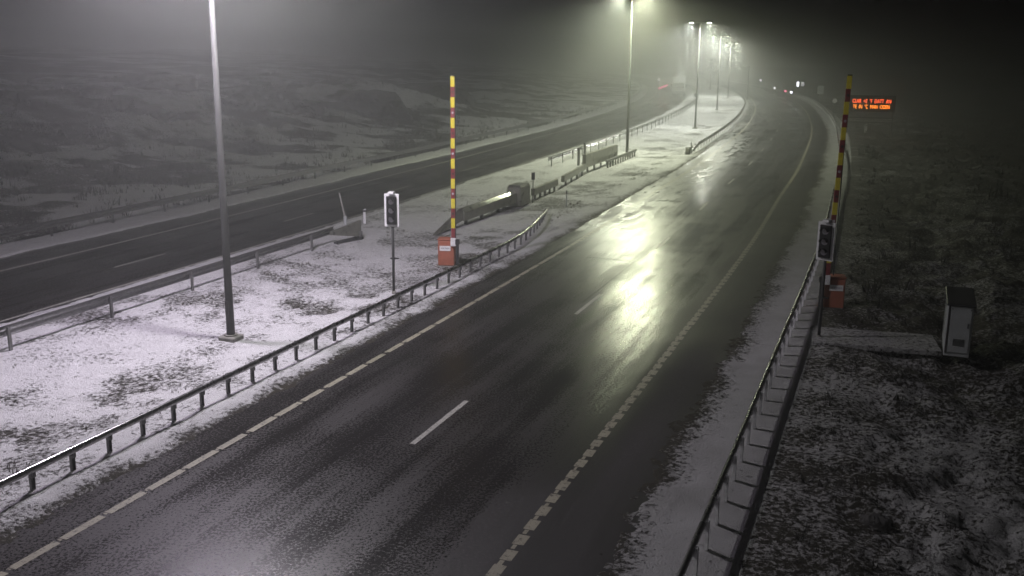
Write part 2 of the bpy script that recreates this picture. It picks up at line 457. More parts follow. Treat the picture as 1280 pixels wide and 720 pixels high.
# sealed loop cuts in the near lane
q0 = sy(33.5, 3.)
paint('loop_cut', [(q0, q0+.05, 2.0, 3.5), (q0, q0+7.5, 3.44, 3.5), (q0+7.5, q0+7.58, 1.4, 3.5), (q0+9.0, q0+18., 3.44, 3.48), (q0+15, q0+15.08, .8, 3.44)], M['seal'], .008)

# ------------------------------------------------------------------ guardrails
WB = [(0.0, 0), (.0, .02), (-.045, .06), (-.045, .10), (0, .14), (0, .17), (-.045, .21), (-.045, .25), (0, .29), (0, .31)]
def wbeam(side, top=.74, th=.012):
    z0 = top-.31
    A = [(side*(a), z0+b) for a, b in WB]; B = [(side*(a+th+.004), z0+b) for a, b in WB][::-1]
    return A+B
def boxbeam(side, top=.62):
    return [(side*(.05+.055*math.cos(q)*(1. if abs(math.cos(q)) > .3 else 1.)), top-.075+.075*math.copysign(abs(math.sin(q))**.75, math.sin(q))) for q in [2*math.pi*k/20 for k in range(20)]]
def sweep(name, prof, path, mat, parent, off, smooth=False):
    """closed profile (offset to the right, height) along path [(x, y, dz)]"""
    mb = MB(); n = len(prof); P = np.array(path, float)
    for i in range(len(P)):
        d = P[min(i+1, len(P)-1), :2]-P[max(i-1, 0), :2]; d /= np.linalg.norm(d); nr = np.array([d[1], -d[0]])
        for a, z in prof: q = P[i, :2]+nr*a; mb.v.append((q[0], q[1], max(.02, z+P[i, 2])))
    for i in range(len(P)-1):
        for k in range(n): mb.f.append((i*n+k, i*n+(k+1) % n, (i+1)*n+(k+1) % n, (i+1)*n+k))
    mb.f.append(tuple(range(n))); mb.f.append(tuple((len(P)-1)*n+k for k in range(n))[::-1])
    return mb.build(name, mat, parent, smooth, off=off)
def cpost(h, side):
    """C-shaped steel post with its spacer, at the origin"""
    mb = MB(); w = .055; t = .008
    mb.box((0, side*.028, h/2-.15), (.10, t, h+.3)); mb.box((-.046, side*.0, h/2-.15), (t, .05, h+.3)); mb.box((.046, side*.0, h/2-.15), (t, .05, h+.3))
    mb.box((0, -side*.045, h-.15), (.08, .05, .16))
    return mb
MAXP = 100
def guardrail(label, ufun, ya, yb, dpost, side, mat_post, u_nom, group=None, end_drop=(0, 0), double=False, box=False):
    """side=+1: beam on the left of the posts as seen along the road (posts further right)"""
    sa, sb = sy(ya, u_nom), sy(yb, u_nom)
    base = su(np.array([sa]), np.array([ufun(sa)]))[0]; off = (base[0], base[1], 0)
    root = thing('guardrail', label, 'guardrail', off, 0, group)
    st = np.arange(sa, sb+.01, 1.0)
    path = []
    for s in st:
        p = su(np.array([s]), np.array([ufun(s)]))[0]
        dz = 0
        if end_drop[0] and s-sa < 4: dz -= end_drop[0]*(1-(s-sa)/4)
        if end_drop[1] and sb-s < 5: dz -= end_drop[1]*(1-(sb-s)/5)**1.3
        path.append((p[0], p[1], dz))
    TOP = .62 if box else .80
    prof = boxbeam(1 if side > 0 else -1, TOP) if box else wbeam(1 if side > 0 else -1, TOP)
    sweep('beam', [(a-side*.12, z) for a, z in prof], path, M['galvdark' if box else 'galv'], root, off, smooth=box)
    if double: sweep('beam', [(-a+side*.10, z) for a, z in prof], path, M['galv'], root, off)
    proto = None; rest = MB(); k = 0; s = sa+.4
    while s < sb:
        u = ufun(s); p = su(np.array([s]), np.array([u]))[0]; h = heading(s); g = float(ground(np.array([s]), np.array([u]))[0])
        top = TOP-.03
        if end_drop[1] and sb-s < 5: top -= end_drop[1]*(1-(sb-s)/5)**1.3
        if top > .2:
            if k < MAXP:
                if proto is None:
                    o = cpost(TOP-.03, -side).build('post', mat_post, root); proto = o
                else:
                    o = proto.copy(); col.objects.link(o); o.parent = root
                o.location = (p[0]-off[0], p[1]-off[1], top-TOP+.03); o.rotation_euler = (0, 0, h)
            else:
                rest.box((p[0], p[1], .3), (.10, .06, .86), h)
            k += 1
        s += dpost(s) if callable(dpost) else dpost
    if rest.v:
        o = rest.build('post', mat_post, root, off=off); o['kind'] = 'stuff'
    return root
sA, sB = sy(41.5, -1.9), sy(53, -3.5)
guardrail('dark guardrail with close posts along the snowy median edge, flaring away past the boom', lambda s: -1.9-2.0*max(0., (s-sA)/(sB-sA))**1.6 if s > sA else -1.9, 5, 52.2, 1.02, -1, M['darkpost'], -1.9, end_drop=(0, .35), box=True)
guardrail('long guardrail with pale posts along the right shoulder, past the signal and the right boom', lambda s: 10.6-.5*sstep(sy(70), sy(110), s), 4, 215, lambda s: 1.02 if s < s0+75 else 1.9, 1, M['post'], 10.6, box=True)
guardrail('guardrail with widely spaced posts behind the nearest lamp pole, ending at a grey flared end', lambda s: -9.7, 8, 43.6, 3.95, 1, M['darkpost'], -9.7)
guardrail('distant median guardrail curving off beside the near carriageway beyond the second lamp pole', lambda s: -1.7, 85.3, 260, 2.0, -1, M['darkpost'], -1.7, end_drop=(.3, 0))
guardrail('distant guardrail along the far carriageway behind the second lamp pole', lambda s: -10.0, 74.5, 260, 3.0, 1, M['darkpost'], -10)
guardrail('faint outer guardrail at the foot of the hillside beyond the far carriageway', lambda s: -22.3, 22, 300, 3.95, -1, M['darkpost'], -22.3)

# ------------------------------------------------------------------ lamp poles
def luminaire(root, sgn, matl):
    mb = MB()                                                       # flat tapering housing
    x0, x1 = sgn*.62, sgn*1.30
    top = [(x0, -.10, .05), (x1, -.16, .07), (x1, .16, .07), (x0, .10, .05)]
    mb.prism([(x0, -.11, 0), (x1, -.17, .03), (x1+sgn*.06, 0, .035), (x1, .17, .03), (x0, .11, 0)], (0, 0, 0), (0, 0, .10))
    h = mb.build('lamp_head', M['dark'], root)
    l = MB().box((sgn*.98, 0, .003), (.46, .24, .03)).build('lens', matl, h)
    return h
def lamp_pole(loc, H, label, tint, rz, power, matl, radius=.16, wide=.22):
    root = thing('lamp_pole', label, 'lamp pole', loc, rz, 'lamp poles in the median')
    MB().tube([(0, 0, -.4), (0, 0, .25), (0, 0, 1.2), (0, 0, H)], [.125, .125, .115, .055], 20).build('pole', M['pole'], root, True)
    b = MB().box((0, 0, .05), (.55, .55, .16), .0, 0, .03); b.tube([(0, 0, .1), (0, 0, .17)], .2, 18); b.build('base', M['concrete'], root)
    MB().box((0, -.12, 1.0), (.11, .03, .42)).build('hatch', M['pole'], root)
    arm = MB().tube([(-.66, 0, .03), (-.3, 0, -.02), (0, 0, -.05), (.3, 0, -.02), (.66, 0, .03)], .035, 10)
    arm.v = [(x, y, z+H) for x, y, z in arm.v]; arm.build('arm', M['pole'], root, True)
    for sgn in (-1, 1):
        h = luminaire(root, sgn, matl); h.location = (0, 0, H)
        ld = bpy.data.lights.new('lamp_light', 'SPOT'); ld.energy = power; ld.color = tint if sgn < 0 else (tint[0]*.99, (tint[1]+.97)/2, tint[2]*.90)
        ld.spot_size = R(158); ld.spot_blend = .30; ld.shadow_soft_size = radius
        # road lantern optics: stronger towards the sides than straight down
        ld.use_nodes = True; ln = ld.node_tree; em = ln.nodes['Emission']
        tc = ln.nodes.new('ShaderNodeTexCoord'); sp = ln.nodes.new('ShaderNodeSeparateXYZ'); ln.links.new(tc.outputs['Normal'], sp.inputs[0])
        zz = math_(ln, 'MULTIPLY', sp.outputs[2], sp.outputs[2]); st_ = math_(ln, 'DIVIDE', 1.0, math_(ln, 'ADD', zz, wide))
        xx = math_(ln, 'MULTIPLY', sp.outputs[0], sp.outputs[0]); st_ = math_(ln, 'MULTIPLY', st_, math_(ln, 'EXPONENT', math_(ln, 'MULTIPLY', xx, -1.35)))
        ln.links.new(st_, em.inputs['Strength'])
        lo = bpy.data.objects.new('lamp_light', ld); col.objects.link(lo); lo.parent = root
        lo.location = (sgn*.98, 0, H-.06); lo.rotation_euler = (0, R(sgn*-14), 0)
    return root
PW = 6100
COOL = (.92, .79, 1.0); GRN = (.95, 1.0, .76); MIDT = (.96, .98, .90)
for (x, y, H_, lab, tint, pw, ml) in [
    (-8.4, 28.7, 12.8, 'nearest tall grey lamp pole on a square base, left of the signal', COOL, PW*2.0, 'lamp_white'),
    (-25.7, -16.1, 12.8, 'lamp pole behind the viewpoint, outside the picture', COOL, PW*2.8, 'lamp_white'),
    (9.5, 83.7, 13.1, 'second lamp pole, thin, beside the grey median barrier with its head above the picture', GRN, PW*1.4, 'lamp_green'),
    (21.0, 116.5, 11.8, 'third lamp pole with two lit heads, standing between two median guardrails', MIDT, PW*1.35, 'lamp_green'),
    (31.3, 155.9, 11.0, 'fourth lamp pole with two lit heads just right of the third', MIDT, PW*1.35, 'lamp_green'),
    (42.2, 200., 10.4, 'farthest lamp pole, two small lit heads low in the fog', MIDT, PW*1.35, 'lamp_green')]:
    ss = sy(y, -5.4)
    lamp_pole((x, y, gz(x, y)), H_, lab, tint, heading(ss)-math.pi/2, pw, M[ml], wide=.9 if y < 40 else .17)

# ------------------------------------------------------------------ traffic signals
def signal(x, y, rz, label, lit=False, H_=3.55):
    root = thing('traffic_signal', label, 'traffic signal', (x, y, gz(x, y)), rz, 'traffic signals' if not lit else None)
    MB().tube([(0, .06, -.3), (0, .06, H_-.15)], .048, 12).build('pole', M['pole'], root, True)
    MB().tube([(0, .06, -.02), (0, .06, .10)], .075, 12).build('foot', M['concrete'], root, True)
    b = MB().box((0, 0, H_-.56), (.54, .03, 1.16), 0, 0, .012); bo = b.build('backboard', M['white'], root)
    MB().box((0, -.05, H_-.56), (.35, .08, .98), 0, 0, .012).build('housing', M['black'], root)
    c = MB(); c.box((0, 0, H_+.05), (.20, .22, .08)); c.build('top_bracket', M['white'], root)
    for k in range(3):
        z = H_-.56+(.31*(1-k))
        ln = MB().tube([(0, -.085, z), (0, -.10, z)], [.105, .095], 18).build('lens', M['sig_white'] if (lit and k == 0) else M['lens'], root)
        vz = MB()                                                   # half round visor
        pts = []
        for i in range(9):
            a = math.pi*i/8; pts.append((.118*math.cos(a), .118*math.sin(a)))
        o = len(vz.v)
        for (px, pz) in pts:
            for yy, sh in ((-.09, 0), (-.24, -.0)):
                vz.v.append((px, yy, z+pz)); vz.v.append((px*.93, yy, z+pz*.93))
        for i in range(8):
            a = o+4*i; b2 = a+4
            vz.f += [(a, b2, b2+2, a+2), (a+1, a+3, b2+3, b2+1), (a+2, b2+2, b2+3, a+3), (a, a+1, b2+1, b2)]
        vz.build('visor', M['black'], root)
    if not lit:
        q = MB(); q.box((.05, .06, 1.28), (.30, .10, .03)); q.box((0, .06, 1.28), (.12, .12, .06)); q.build('clamp', M['dark'], root)
    return root
signal(-4.2, 34.3, R(-12), 'unlit traffic signal with a white-edged board on the snowy median, left of the boom')
signal(9.26, 29.0, R(-42), 'unlit traffic signal with a white-edged board beside the right guardrail, overlapping the boom')

# ------------------------------------------------------------------ raised booms
def boom(x, y, rz, side, label, z_arm=1.15, L_=6.25, n=16, lean=0.):
    root = thing('boom_barrier', label, 'boom barrier', (x, y, gz(x, y)), rz, 'raised boom barriers')
    MB().box((side*.30, .05, .50), (.66, .52, 1.02), 0, 0, .03).build('cabinet', M['orange'], root)
    lid = MB().box((side*.30, .05, 1.045), (.70, .56, .05), 0, 0, .015).build('lid', M['orange'], root)
    MB().box((side*.30, .05, -.12), (.80, .66, .22)).build('plinth', M['concrete'], root)
    pl = MB().box((side*.34, -.222, .70), (.44, .012, .20)).build('label_plate', M['white'], root)
    mk = MB()
    for i, (a, w) in enumerate(((-.14, .05), (-.07, .06), (.01, .05), (.08, .06), (.15, .04))): mk.box((side*.34+a, -.230, .705), (w, .003, .05))
    mk.build('lettering', M['lens'], pl)
    a = MB(); a.box((0, -.29, .98), (.22, .10, .34), 0, 0, .02); a.build('pivot_bracket', M['white'], root)
    w = MB(); w.box((-side*.16, -.26, .52), (.10, .14, .95)); w.box((-side*.16, -.26, .98), (.16, .18, .20)); w.build('counterweight', M['dark'], root)
    st = L_/n
    arm = None
    for k in range(n):
        z = z_arm+st*(k+.5)
        yel = (k % 2 == 1)
        sgm = MB().box((lean*(z-z_arm), -.30, z), (.155, .07, st-.002), 0, 0, .006).build('arm_band', M['yellow'] if yel else M['red'], root)
        if not yel and k >= 1:
            MB().tube([(lean*(z-z_arm), -.335, z), (lean*(z-z_arm), -.36, z)], .045, 12).build('marker_lamp', M['dark'] if k % 4 == 2 else M['lens'], sgm)
    MB().box((lean*L_, -.30, z_arm+L_+.02), (.14, .06, .04)).build('end_cap', M['dark'], root)
    MB().box((lean*L_/2+ .10, -.30, z_arm+L_/2), (.028, .05, L_)).build('arm_rail', M['dark'], root)
    return root
boom(-2.32, 39.1, R(-4), -1, 'raised yellow and red boom on an orange cabinet in the snowy median')
boom(10.64, 33.0, R(-10), 1, 'raised yellow and red boom on an orange cabinet right of the right guardrail', L_=6.55, lean=.028)

# ------------------------------------------------------------------ grey cabinet and pad
cx, cy_ = 12.75, 27.4
zc = gz(cx, cy_)
root = thing('roadside_cabinet', 'tall grey steel cabinet with a dark flat roof on the dark bank at the right', 'cabinet', (cx, cy_, .05), R(-22))
MB().box((0, 1.1, .70), (.68, 2.25, 1.50), 0, 0, .02).build('body', M['grey'], root)
MB().box((0, 1.1, 1.48), (.78, 2.4, .07), 0, 0, .02).build('roof', M['dark'], root)
MB().box((.02, -.045, .76), (.54, .03, 1.34), 0, 0, .01).build('door', M['grey'], root)
MB().box((-.30, -.04, .76), (.05, .05, 1.42), 0, 0, .01).build('edge_trim', M['pole'], root)
vt = MB()
for k in range(6): vt.box((.02, -.065, .30+.035*k), (.30, .012, .018))
vt.build('vent', M['dark'], root)
MB().box((.22, -.07, .9), (.03, .03, .14)).build('handle', M['dark'], root)
h = MB()
for zz in (.3, .6): pass
for sx in (-.22, .26): h.tube([(sx, -.058, 1.36), (sx, -.072, 1.36)], .018, 8)
h.build('bolt', M['dark'], root)
p = MB().box((10.9, 28.9, .02), (3.6, 1.8, .16), R(-14), 0, .02).build('concrete_pad', M['ground'])
tag(p, 'low snow-dusted concrete pad between the right signal pole and the grey cabinet', 'concrete pad')
for k in ('cover', 'grime'):
    t = p.data.attributes.new(k, 'FLOAT', 'POINT'); t.data.foreach_set('value', [.62 if k == 'cover' else .6]*len(p.data.vertices))

# ------------------------------------------------------------------ median crossover barriers
def between(a, b, t=.5): return (a[0]+(b[0]-a[0])*t, a[1]+(b[1]-a[1])*t)
def ang(a, b): return math.atan2(b[1]-a[1], b[0]-a[0])
def run(a, b): return math.hypot(b[0]-a[0], b[1]-a[1])
A, B = (-2.55, 48.9), (.05, 55.3)
rz = ang(A, B); Ln = run(A, B)
root = thing('crossover_barrier', 'long grey median barrier with sloping front end and bulky end box, behind the left boom', 'barrier', (A[0], A[1], gz(*A)), rz)
p0 = [(.20, .28), (.20, .66), (.07, .90), (-.07, .90), (-.20, .66), (-.20, .28)]; p1 = [(.20, .28), (.20, .80), (.02, .93), (-.02, .93), (-.20, .80), (-.20, .28)]
bmb = MB(); nseg = 14
for i in range(nseg+1):
    q = min(1, i/nseg*1.25)**.75; jz = random.uniform(-.004, .004)
    for (ya, za), (yb, zb) in zip(p0, p1): bmb.v.append((Ln*i/nseg, ya+(yb-ya)*q, za+(zb-za)*q+(jz if za > .5 else 0)))
for i in range(nseg):
    for k in range(6): bmb.f.append((i*6+k, i*6+(k+1) % 6, (i+1)*6+(k+1) % 6, (i+1)*6+k))
bmb.f += [tuple(range(6)), tuple(nseg*6+k for k in range(6))[::-1]]
bmb.build('beam', M['steelpanel'], root)
MB().prism([(0, -.10, .30), (0, -.10, .88), (-2.9, -.10, .08), (-2.9, -.10, 0)], (0, 0, 0), (0, .2, 0)).build('ramp_end', M['steelpanel'], root)
for t in (.08, .36, .68, .80):
    MB().box((Ln*t, 0, .18), (.13, .16, .52)).build('post', M['darkpost'], root)
MB().box((Ln+.75, 0, .60), (1.5, .85, 1.16), 0, 0, .08).build('end_box', M['steelpanel'], root)
MB().box((Ln+.75, 0, 1.195), (1.3, .7, .05), 0, 0, .02).build('box_lid', M['steelpanel'], root)
# marker pole by the box
x, y = 1.15, 56.9
root = thing('marker_pole', 'thin marker pole with a dark top beside the barrier end box', 'marker pole', (x, y, gz(x, y)))
MB().tube([(0, 0, -.2), (0, 0, 1.35)], .03, 8).build('pole', M['darkpost'], root, True)
MB().box((0, 0, 1.55), (.20, .05, .42), 0, 0, .01).build('plate', M['dark'], root)
# low beams further on
def low_beam(a, b, label, h0=.30, h1=.72, w=.22, npost=5, mat='steelpanel'):
    rz = ang(a, b); Ln = run(a, b)
    root = thing('low_barrier', label, 'barrier', (a[0], a[1], gz(*a)), rz)
    MB().box((Ln/2, 0, (h0+h1)/2), (Ln, w, h1-h0), 0, 0, .03).build('beam', M[mat], root)
    for k in range(npost):
        MB().box((Ln*(k+.5)/npost, 0, h0/2-.05), (.10, .12, h0+.12)).build('post', M['darkpost'], root)
    return root
low_beam((1.15, 57.9), (2.75, 62.6), 'low grey barrier beam just beyond the marker pole with the dark top')
low_beam((3.2, 64.0), (5.1, 71.2), 'low grey barrier beam further off, leading to the tall barrier panel', npost=4)
low_beam((5.1, 71.8), (8.2, 80.0), 'tall grey barrier panel in front of the second lamp pole', .38, 1.35, .30, 5)
low_beam((7.0, 75.0), (10.3, 84.2), 'low dark barrier with close short posts running up to the second lamp pole', .42, .62, .14, 12, 'darkpost')
for (x, y, hh, lab) in ((5.0, 76.4, 1.25, 'short dark post left of the tall barrier panel'), (5.6, 78.4, 1.45, 'taller dark post right behind the short dark post')):
    root = thing('stub_post', lab, 'post', (x, y, gz(x, y)), R(60))
    MB().box((0, 0, hh/2-.1), (.28, .10, hh+.2)).build('post', M['darkpost'], root)
    MB().box((.12, 0, hh+.02), (.55, .14, .12)).build('cap', M['dark'], root)
# flared end of the left guardrail
a = su(np.array([sy(43.3, -9.7)]), np.array([-9.6]))[0]; b = su(np.array([sy(44.9, -9.7)]), np.array([-9.3]))[0]
rz = ang(a, b); Ln = run(a, b)
root = thing('rail_end_terminal', 'grey wedge-shaped guardrail end on the snow beside the leaning pole', 'guardrail end', (a[0], a[1], .05), rz)
MB().prism([(-.3, -.06, .46), (-.3, -.06, .60), (Ln, -.06, .84), (Ln, -.06, .08)], (0, 0, 0), (0, .12, 0)).build('wedge_panel', M['steelpanel'], root)
MB().box((Ln-.1, 0, .1), (.16, .3, .5)).build('foot', M['darkpost'], root)
MB().prism([(0, -.15, .10), (Ln, -.18, .10), (Ln, .18, .10), (0, .1, .10)], (0, 0, -.10), (0, 0, 0)).build('skid', M['dark'], root)
# leaning pole and white marker
x, y = -7.6, 45.4
root = thing('leaning_pole', 'thin leaning grey pole with a small box behind the grey wedge', 'pole', (x, y, gz(x, y)))
MB().tube([(0, 0, -.2), (-.12, 0, .9), (-.36, .05, 2.0)], [.06, .055, .035], 10).build('pole', M['concrete'], root, True)
MB().box((-.10, -.05, .72), (.14, .14, .42), 0, 0, .02).build('box', M['grey'], root)
x, y = -7.3, 48.6
def marker(x, y, hh, label, name='marker_post', w=.12, top='dark', base='white', group=None):
    root = thing(name, label, 'marker post', (x, y, gz(x, y)), 0, group)
    MB().prism([(-w/2, 0, -.15), (w/2, 0, -.15), (w/2, 0, hh), (-w/2, 0, hh-.05)], (0, -.03, 0), (0, .03, 0)).build('post', M[base], root)
    MB().box((0, 0, hh*.84), (w*1.1, .075, hh*.14)).build('band', M[top], root)
marker(x, y, .75, 'short white marker post beside the leaning pole')
marker(3.0, 55.4, .95, 'thin post with a dark top standing past the flared end of the near guardrail', w=.07, base='grey')
marker(15.3, 86.3, .95, 'thin marker post at the near end of the distant median guardrail', w=.08, base='grey')
# round buffer at the start of the distant rail
root = thing('rail_end_buffer', 'dark rounded buffer at the near end of the distant median guardrail', 'guardrail end', (14.8, 84.9, gz(14.8, 84.9)), R(70))
MB().tube([(0, 0, -.1), (0, 0, .62)], .22, 14).build('buffer', M['dark'], root, True)
MB().box((-.22, 0, .4), (.03, .30, .34), 0, 0, .01).build('chevron_plate', M['steelpanel'], root)

# ------------------------------------------------------------------ variable message sign
vx, vy = 38.95, 110.3
rz = R(-17)
root = thing('message_sign', 'dark message board with two rows of glowing orange text above the right bank', 'message sign', (vx, vy, gz(vx, vy)), rz)
zg = gz(vx, vy)
MB().box((0, 0, 3.25-zg), (4.9, .35, 1.75), 0, 0, .04).build('board', M['black'], root)
for sx in (-2.3, 2.3):
    MB().box((sx, .28, 1.9-zg/2), (.12, .12, 4.2)).build('post', M['pole'], root)
for z in (1.25, 1.75):
    MB().box((0, -.25, z-zg), (4.9, .08, .12)).build('crossbar', M['pole'], root)
def text(body, z, h, W_, mat):
    cu = bpy.data.curves.new('lettering', 'FONT'); cu.body = body; cu.size = 1; cu.extrude = .01; cu.align_x = 'CENTER'; cu.align_y = 'CENTER'; cu.offset = .0
    t = bpy.data.objects.new('lettering', cu); col.objects.link(t); bpy.context.view_layer.update()
    dx, dy = t.dimensions.x, t.dimensions.y
    me = bpy.data.meshes.new_from_object(t); bpy.data.objects.remove(t)
    o = bpy.data.objects.new('lettering', me); col.objects.link(o); me.materials.clear(); me.materials.append(mat)
    o.parent = root; o.location = (0, -.19, z-zg); o.rotation_euler = (R(90), 0, 0); o.scale = (W_/dx, h/dy, 1)
text('CLAR  +E  °F  DATT  AN', 3.50, .42, 3.95, M['led2'])
text('TE  IN  °C  MAN  ODEN', 2.90, .42, 3.75, M['led'])
marker(39.3, 112.4, 1.0, 'short white post below the glowing message board', w=.26, top='grey')

# ------------------------------------------------------------------ small distant roadside things
root = thing('road_sign', 'faint grey rectangular sign facing the road near the bend', 'road sign', (51.6, 171., 0), R(-12))
MB().box((0, 0, 2.6), (1.0, .05, 1.35), 0, 0, .01).build('panel', M['grey'], root); MB().tube([(0, .06, -.2), (0, .06, 2.6)], .04, 8).build('post', M['pole'], root)
root = thing('road_sign', 'small round pale sign right of the road, left of the message board', 'road sign', (44.0, 139., 0), R(-12))
MB().tube([(0, 0, 2.25), (0, .04, 2.25)], .30, 20).build('panel', M['white'], root); MB().tube([(0, .06, -.2), (0, .06, 2.3)], .04, 8).build('post', M['pole'], root)
root = thing('road_sign', 'small round dark sign beside the far carriageway in front of the faint lorry', 'road sign', (33.4, 186., 0), R(-12))
MB().tube([(0, 0, 1.0), (0, .04, 1.0)], .38, 20).build('panel', M['dark'], root); MB().tube([(0, .06, -.2), (0, .06, 1.1)], .05, 8).build('post', M['pole'], root)
marker(38.6, 118.8, .95, 'left one of two small delineators behind the right guardrail near the boom tip', w=.14)
marker(39.5, 120.8, .95, 'right one of two small delineators behind the right guardrail near the boom tip', w=.14)
# lit signals at the far closing point
signal(29.2, 205., R(-8), 'far signal with a small white light and a red light, beyond the far carriageway', lit=True)
root = thing('warning_lamp', 'small red warning lamp bar below the far left white light', 'warning lamp', (29.6, 203.5, 0), R(-8))
MB().tube([(0, 0, -.2), (0, 0, 1.7)], .05, 8).build('post', M['darkpost'], root)
b = MB().tube([(-.6, 0, 1.45), (1.1, 0, 2.2)], .10, 8).build('red_lamp', M['sig_red'], root)
def dist_light(x, y, z, w, h, label, mat, name='roadside_lamp'):
    root = thing(name, label, 'roadside lamp', (x, y, 0), R(-12))
    MB().tube([(0, .08, -.2), (0, .08, z)], .045, 8).build('post', M['darkpost'], root)
    hb = MB().box((0, .02, z), (w+.14, .10, h+.14), 0, 0, .02).build('housing', M['dark'], root)
    MB().box((0, -.045, z), (w, .03, h), 0, 0, .01).build('lens', M[mat], root)
dist_light(57.2, 205., 2.55, .42, .9, 'bright white upright light right of the road at the bend', 'sig_white')
dist_light(58.3, 205.5, 2.55, .62, .8, 'dimmer pale light right beside the bright upright one', 'sig_dim')
dist_light(56.0, 205., .95, .42, .42, 'small square white light low beside the road at the bend', 'sig_white')
dist_light(54.8, 205., 1.15, .40, .30, 'small red light low beside the road at the bend', 'sig_red')
dist_light(59.5, 232., .9, .30, .30, 'tiny white light, middle one of the row over the far road', 'sig_white')
dist_light(61.0, 252., 2.1, .28, .45, 'tiny white light, highest and leftmost over the far road', 'sig_white')
root = thing('thin_mast', 'plain thin mast without lamps in the fog just left of the far bend', 'mast', (43.6, 189.5, 0))
MB().tube([(0, 0, -.2), (0, 0, 6.2)], [.10, .06], 10).build('pole', M['pole'], root, True)
MB().box((0, 0, .2), (.4, .4, .3)).build('base', M['concrete'], root)

# ------------------------------------------------------------------ rocks on the hillside
def blob_rock(name, x, y, dims, seed, label):
    n1, n2 = 28, 56
    th = np.linspace(0, math.pi, n1); ph = np.linspace(0, 2*math.pi, n2, endpoint=False)
    T, Pp = np.meshgrid(th, ph, indexing='ij')
    d = np.stack([np.sin(T)*np.cos(Pp), np.sin(T)*np.sin(Pp), np.cos(T)], -1)
    # facets: cut by random planes
    r = np.ones(T.shape); rg = np.random.default_rng(seed)
    for k in range(26):
        nrm = rg.normal(size=3); nrm /= np.linalg.norm(nrm); dd = rg.uniform(.68, .95)
        q = d@nrm; r = np.where(q > 1e-3, np.minimum(r, dd/np.maximum(q, 1e-3)), r)
    r = r*(1+.34*(fbm(d[..., 0]*3+9, d[..., 2]*3+d[..., 1]*2, 1.5, 4, seed)-.5))
    V = d*r[..., None]*np.array(dims)
    mb = MB(); mb.v = [tuple(v) for v in V.reshape(-1, 3)]
    for i in range(n1-1):
        for k in range(n2):
            a = i*n2+k; b = i*n2+(k+1) % n2; mb.f.append((a, b, b+n2, a+n2))
    o = mb.build(name, M['rock']); o.location = (x, y, gz(x, y)-dims[2]*.12); o.rotation_euler = (0, 0, rg.uniform(0, 3))
    tag(o, label, 'rock'); return o
blob_rock('rock_outcrop', -15.4, 113.5, (6.4, 3.4, 3.0), 4, 'largest domed rock outcrop on the hillside, snow on its crown')
blob_rock('rock_outcrop', -22.2, 106, (2.8, 2.2, 1.9), 8, 'rounded boulder left of the largest outcrop')
blob_rock('rock_outcrop', -9.0, 128, (4.2, 3.2, 2.2), 13, 'low rock outcrop right of the largest outcrop')
blob_rock('rock_outcrop', -30.5, 88, (1.8, 1.4, .9), 17, 'small low rock on the hillside near the nearest lamp pole')

for i, (rx, ry, dm, lab) in enumerate([
    (-27.0, 99, (2.4, 1.8, 1.5), 'broken rock low on the hillside, between the boulder and the nearest lamp pole'),
    (-36.0, 104, (4.2, 2.6, 2.2), 'wide rock high on the hillside left of the nearest lamp pole'),
    (-44.0, 84, (2.6, 2.0, 1.3), 'small dark rock on the left part of the hillside'),
    (-8.5, 138, (5.0, 3.0, 2.6), 'dim rock in the fog behind the left boom, farthest on the hillside')]):
    blob_rock('rock_outcrop', rx, ry, dm, 31+i, lab)
for i, (bs, bu, dm, lab) in enumerate([
    (52, 19.5, (.7, .5, .45), 'small dark rock on the bank just beyond the grey cabinet'),
    (60, 24.0, (1.1, .8, .6), 'snow-dusted rock on the bank, upper right of the grey cabinet'),
    (72, 21.0, (1.3, .9, .7), 'broad low rock on the bank between the cabinet and the message board'),
    (84, 30.0, (1.8, 1.1, .9), 'largest dark rock on the far right bank'),
    (30.5, 13.3, (.35, .3, .22), 'small dark stone in the snow in front of the pad')]):
    q = su(np.array([s0-20+bs]), np.array([bu]))[0]
    blob_rock('bank_rock', q[0], q[1], dm, 51+i, lab)

# ------------------------------------------------------------------ trees in the fog
def tree(x, y, h, label, seed, mat, spread=1., fork=6, n_leaf=900):
    rg = random.Random(seed); z0 = gz(x, y)
    root = thing('frosted_tree', label, 'tree', (x, y, z0))
    tb = MB(); tb.tube([(0, 0, -.3), (.05, 0, h*.25), (-.04, .06, h*.55), (.05, 0, h*.9)], [h*.028, h*.022, h*.013, .02], 8)
    tips = []
    for k in range(fork):
        zb = h*rg.uniform(.18, .6); a = rg.uniform(0, 6.28); l = h*rg.uniform(.22, .42)*spread
        p1 = (math.cos(a)*l*.5, math.sin(a)*l*.5, zb+l*.45); p2 = (math.cos(a)*l, math.sin(a)*l, zb+l*.75)
        tb.tube([(0, 0, zb), p1, p2], [h*.011, h*.008, .015], 6); tips += [p1, p2]
    tips.append((0, 0, h*.85))
    tb.build('trunk', M['bark'], root)
    cb = MB()
    for k in range(n_leaf):
        c = rg.choice(tips); rr_ = h*.17
        d = Vector((rg.gauss(0, 1), rg.gauss(0, 1), rg.gauss(0, .85)))*rr_*.6
        p = Vector(c)+d; e = Vector((rg.gauss(0, 1), rg.gauss(0, 1), rg.gauss(.4, .7))).normalized(); f = e.cross(Vector((rg.random(), rg.random(), rg.random()+.1))).normalized()
        L2 = rg.uniform(.25, .5); w = L2*.22
        o = len(cb.v); cb.v += [tuple(p-f*w), tuple(p+e*L2), tuple(p+f*w)]; cb.f.append((o, o+1, o+2))
    me = bpy.data.meshes.new('crown'); me.from_pydata(cb.v, [], cb.f); me.materials.append(mat)
    o = bpy.data.objects.new('crown', me); col.objects.link(o); o.parent = root
lx, ly = su(np.array([sy(203., -13.9)]), np.array([-13.9]))[0]
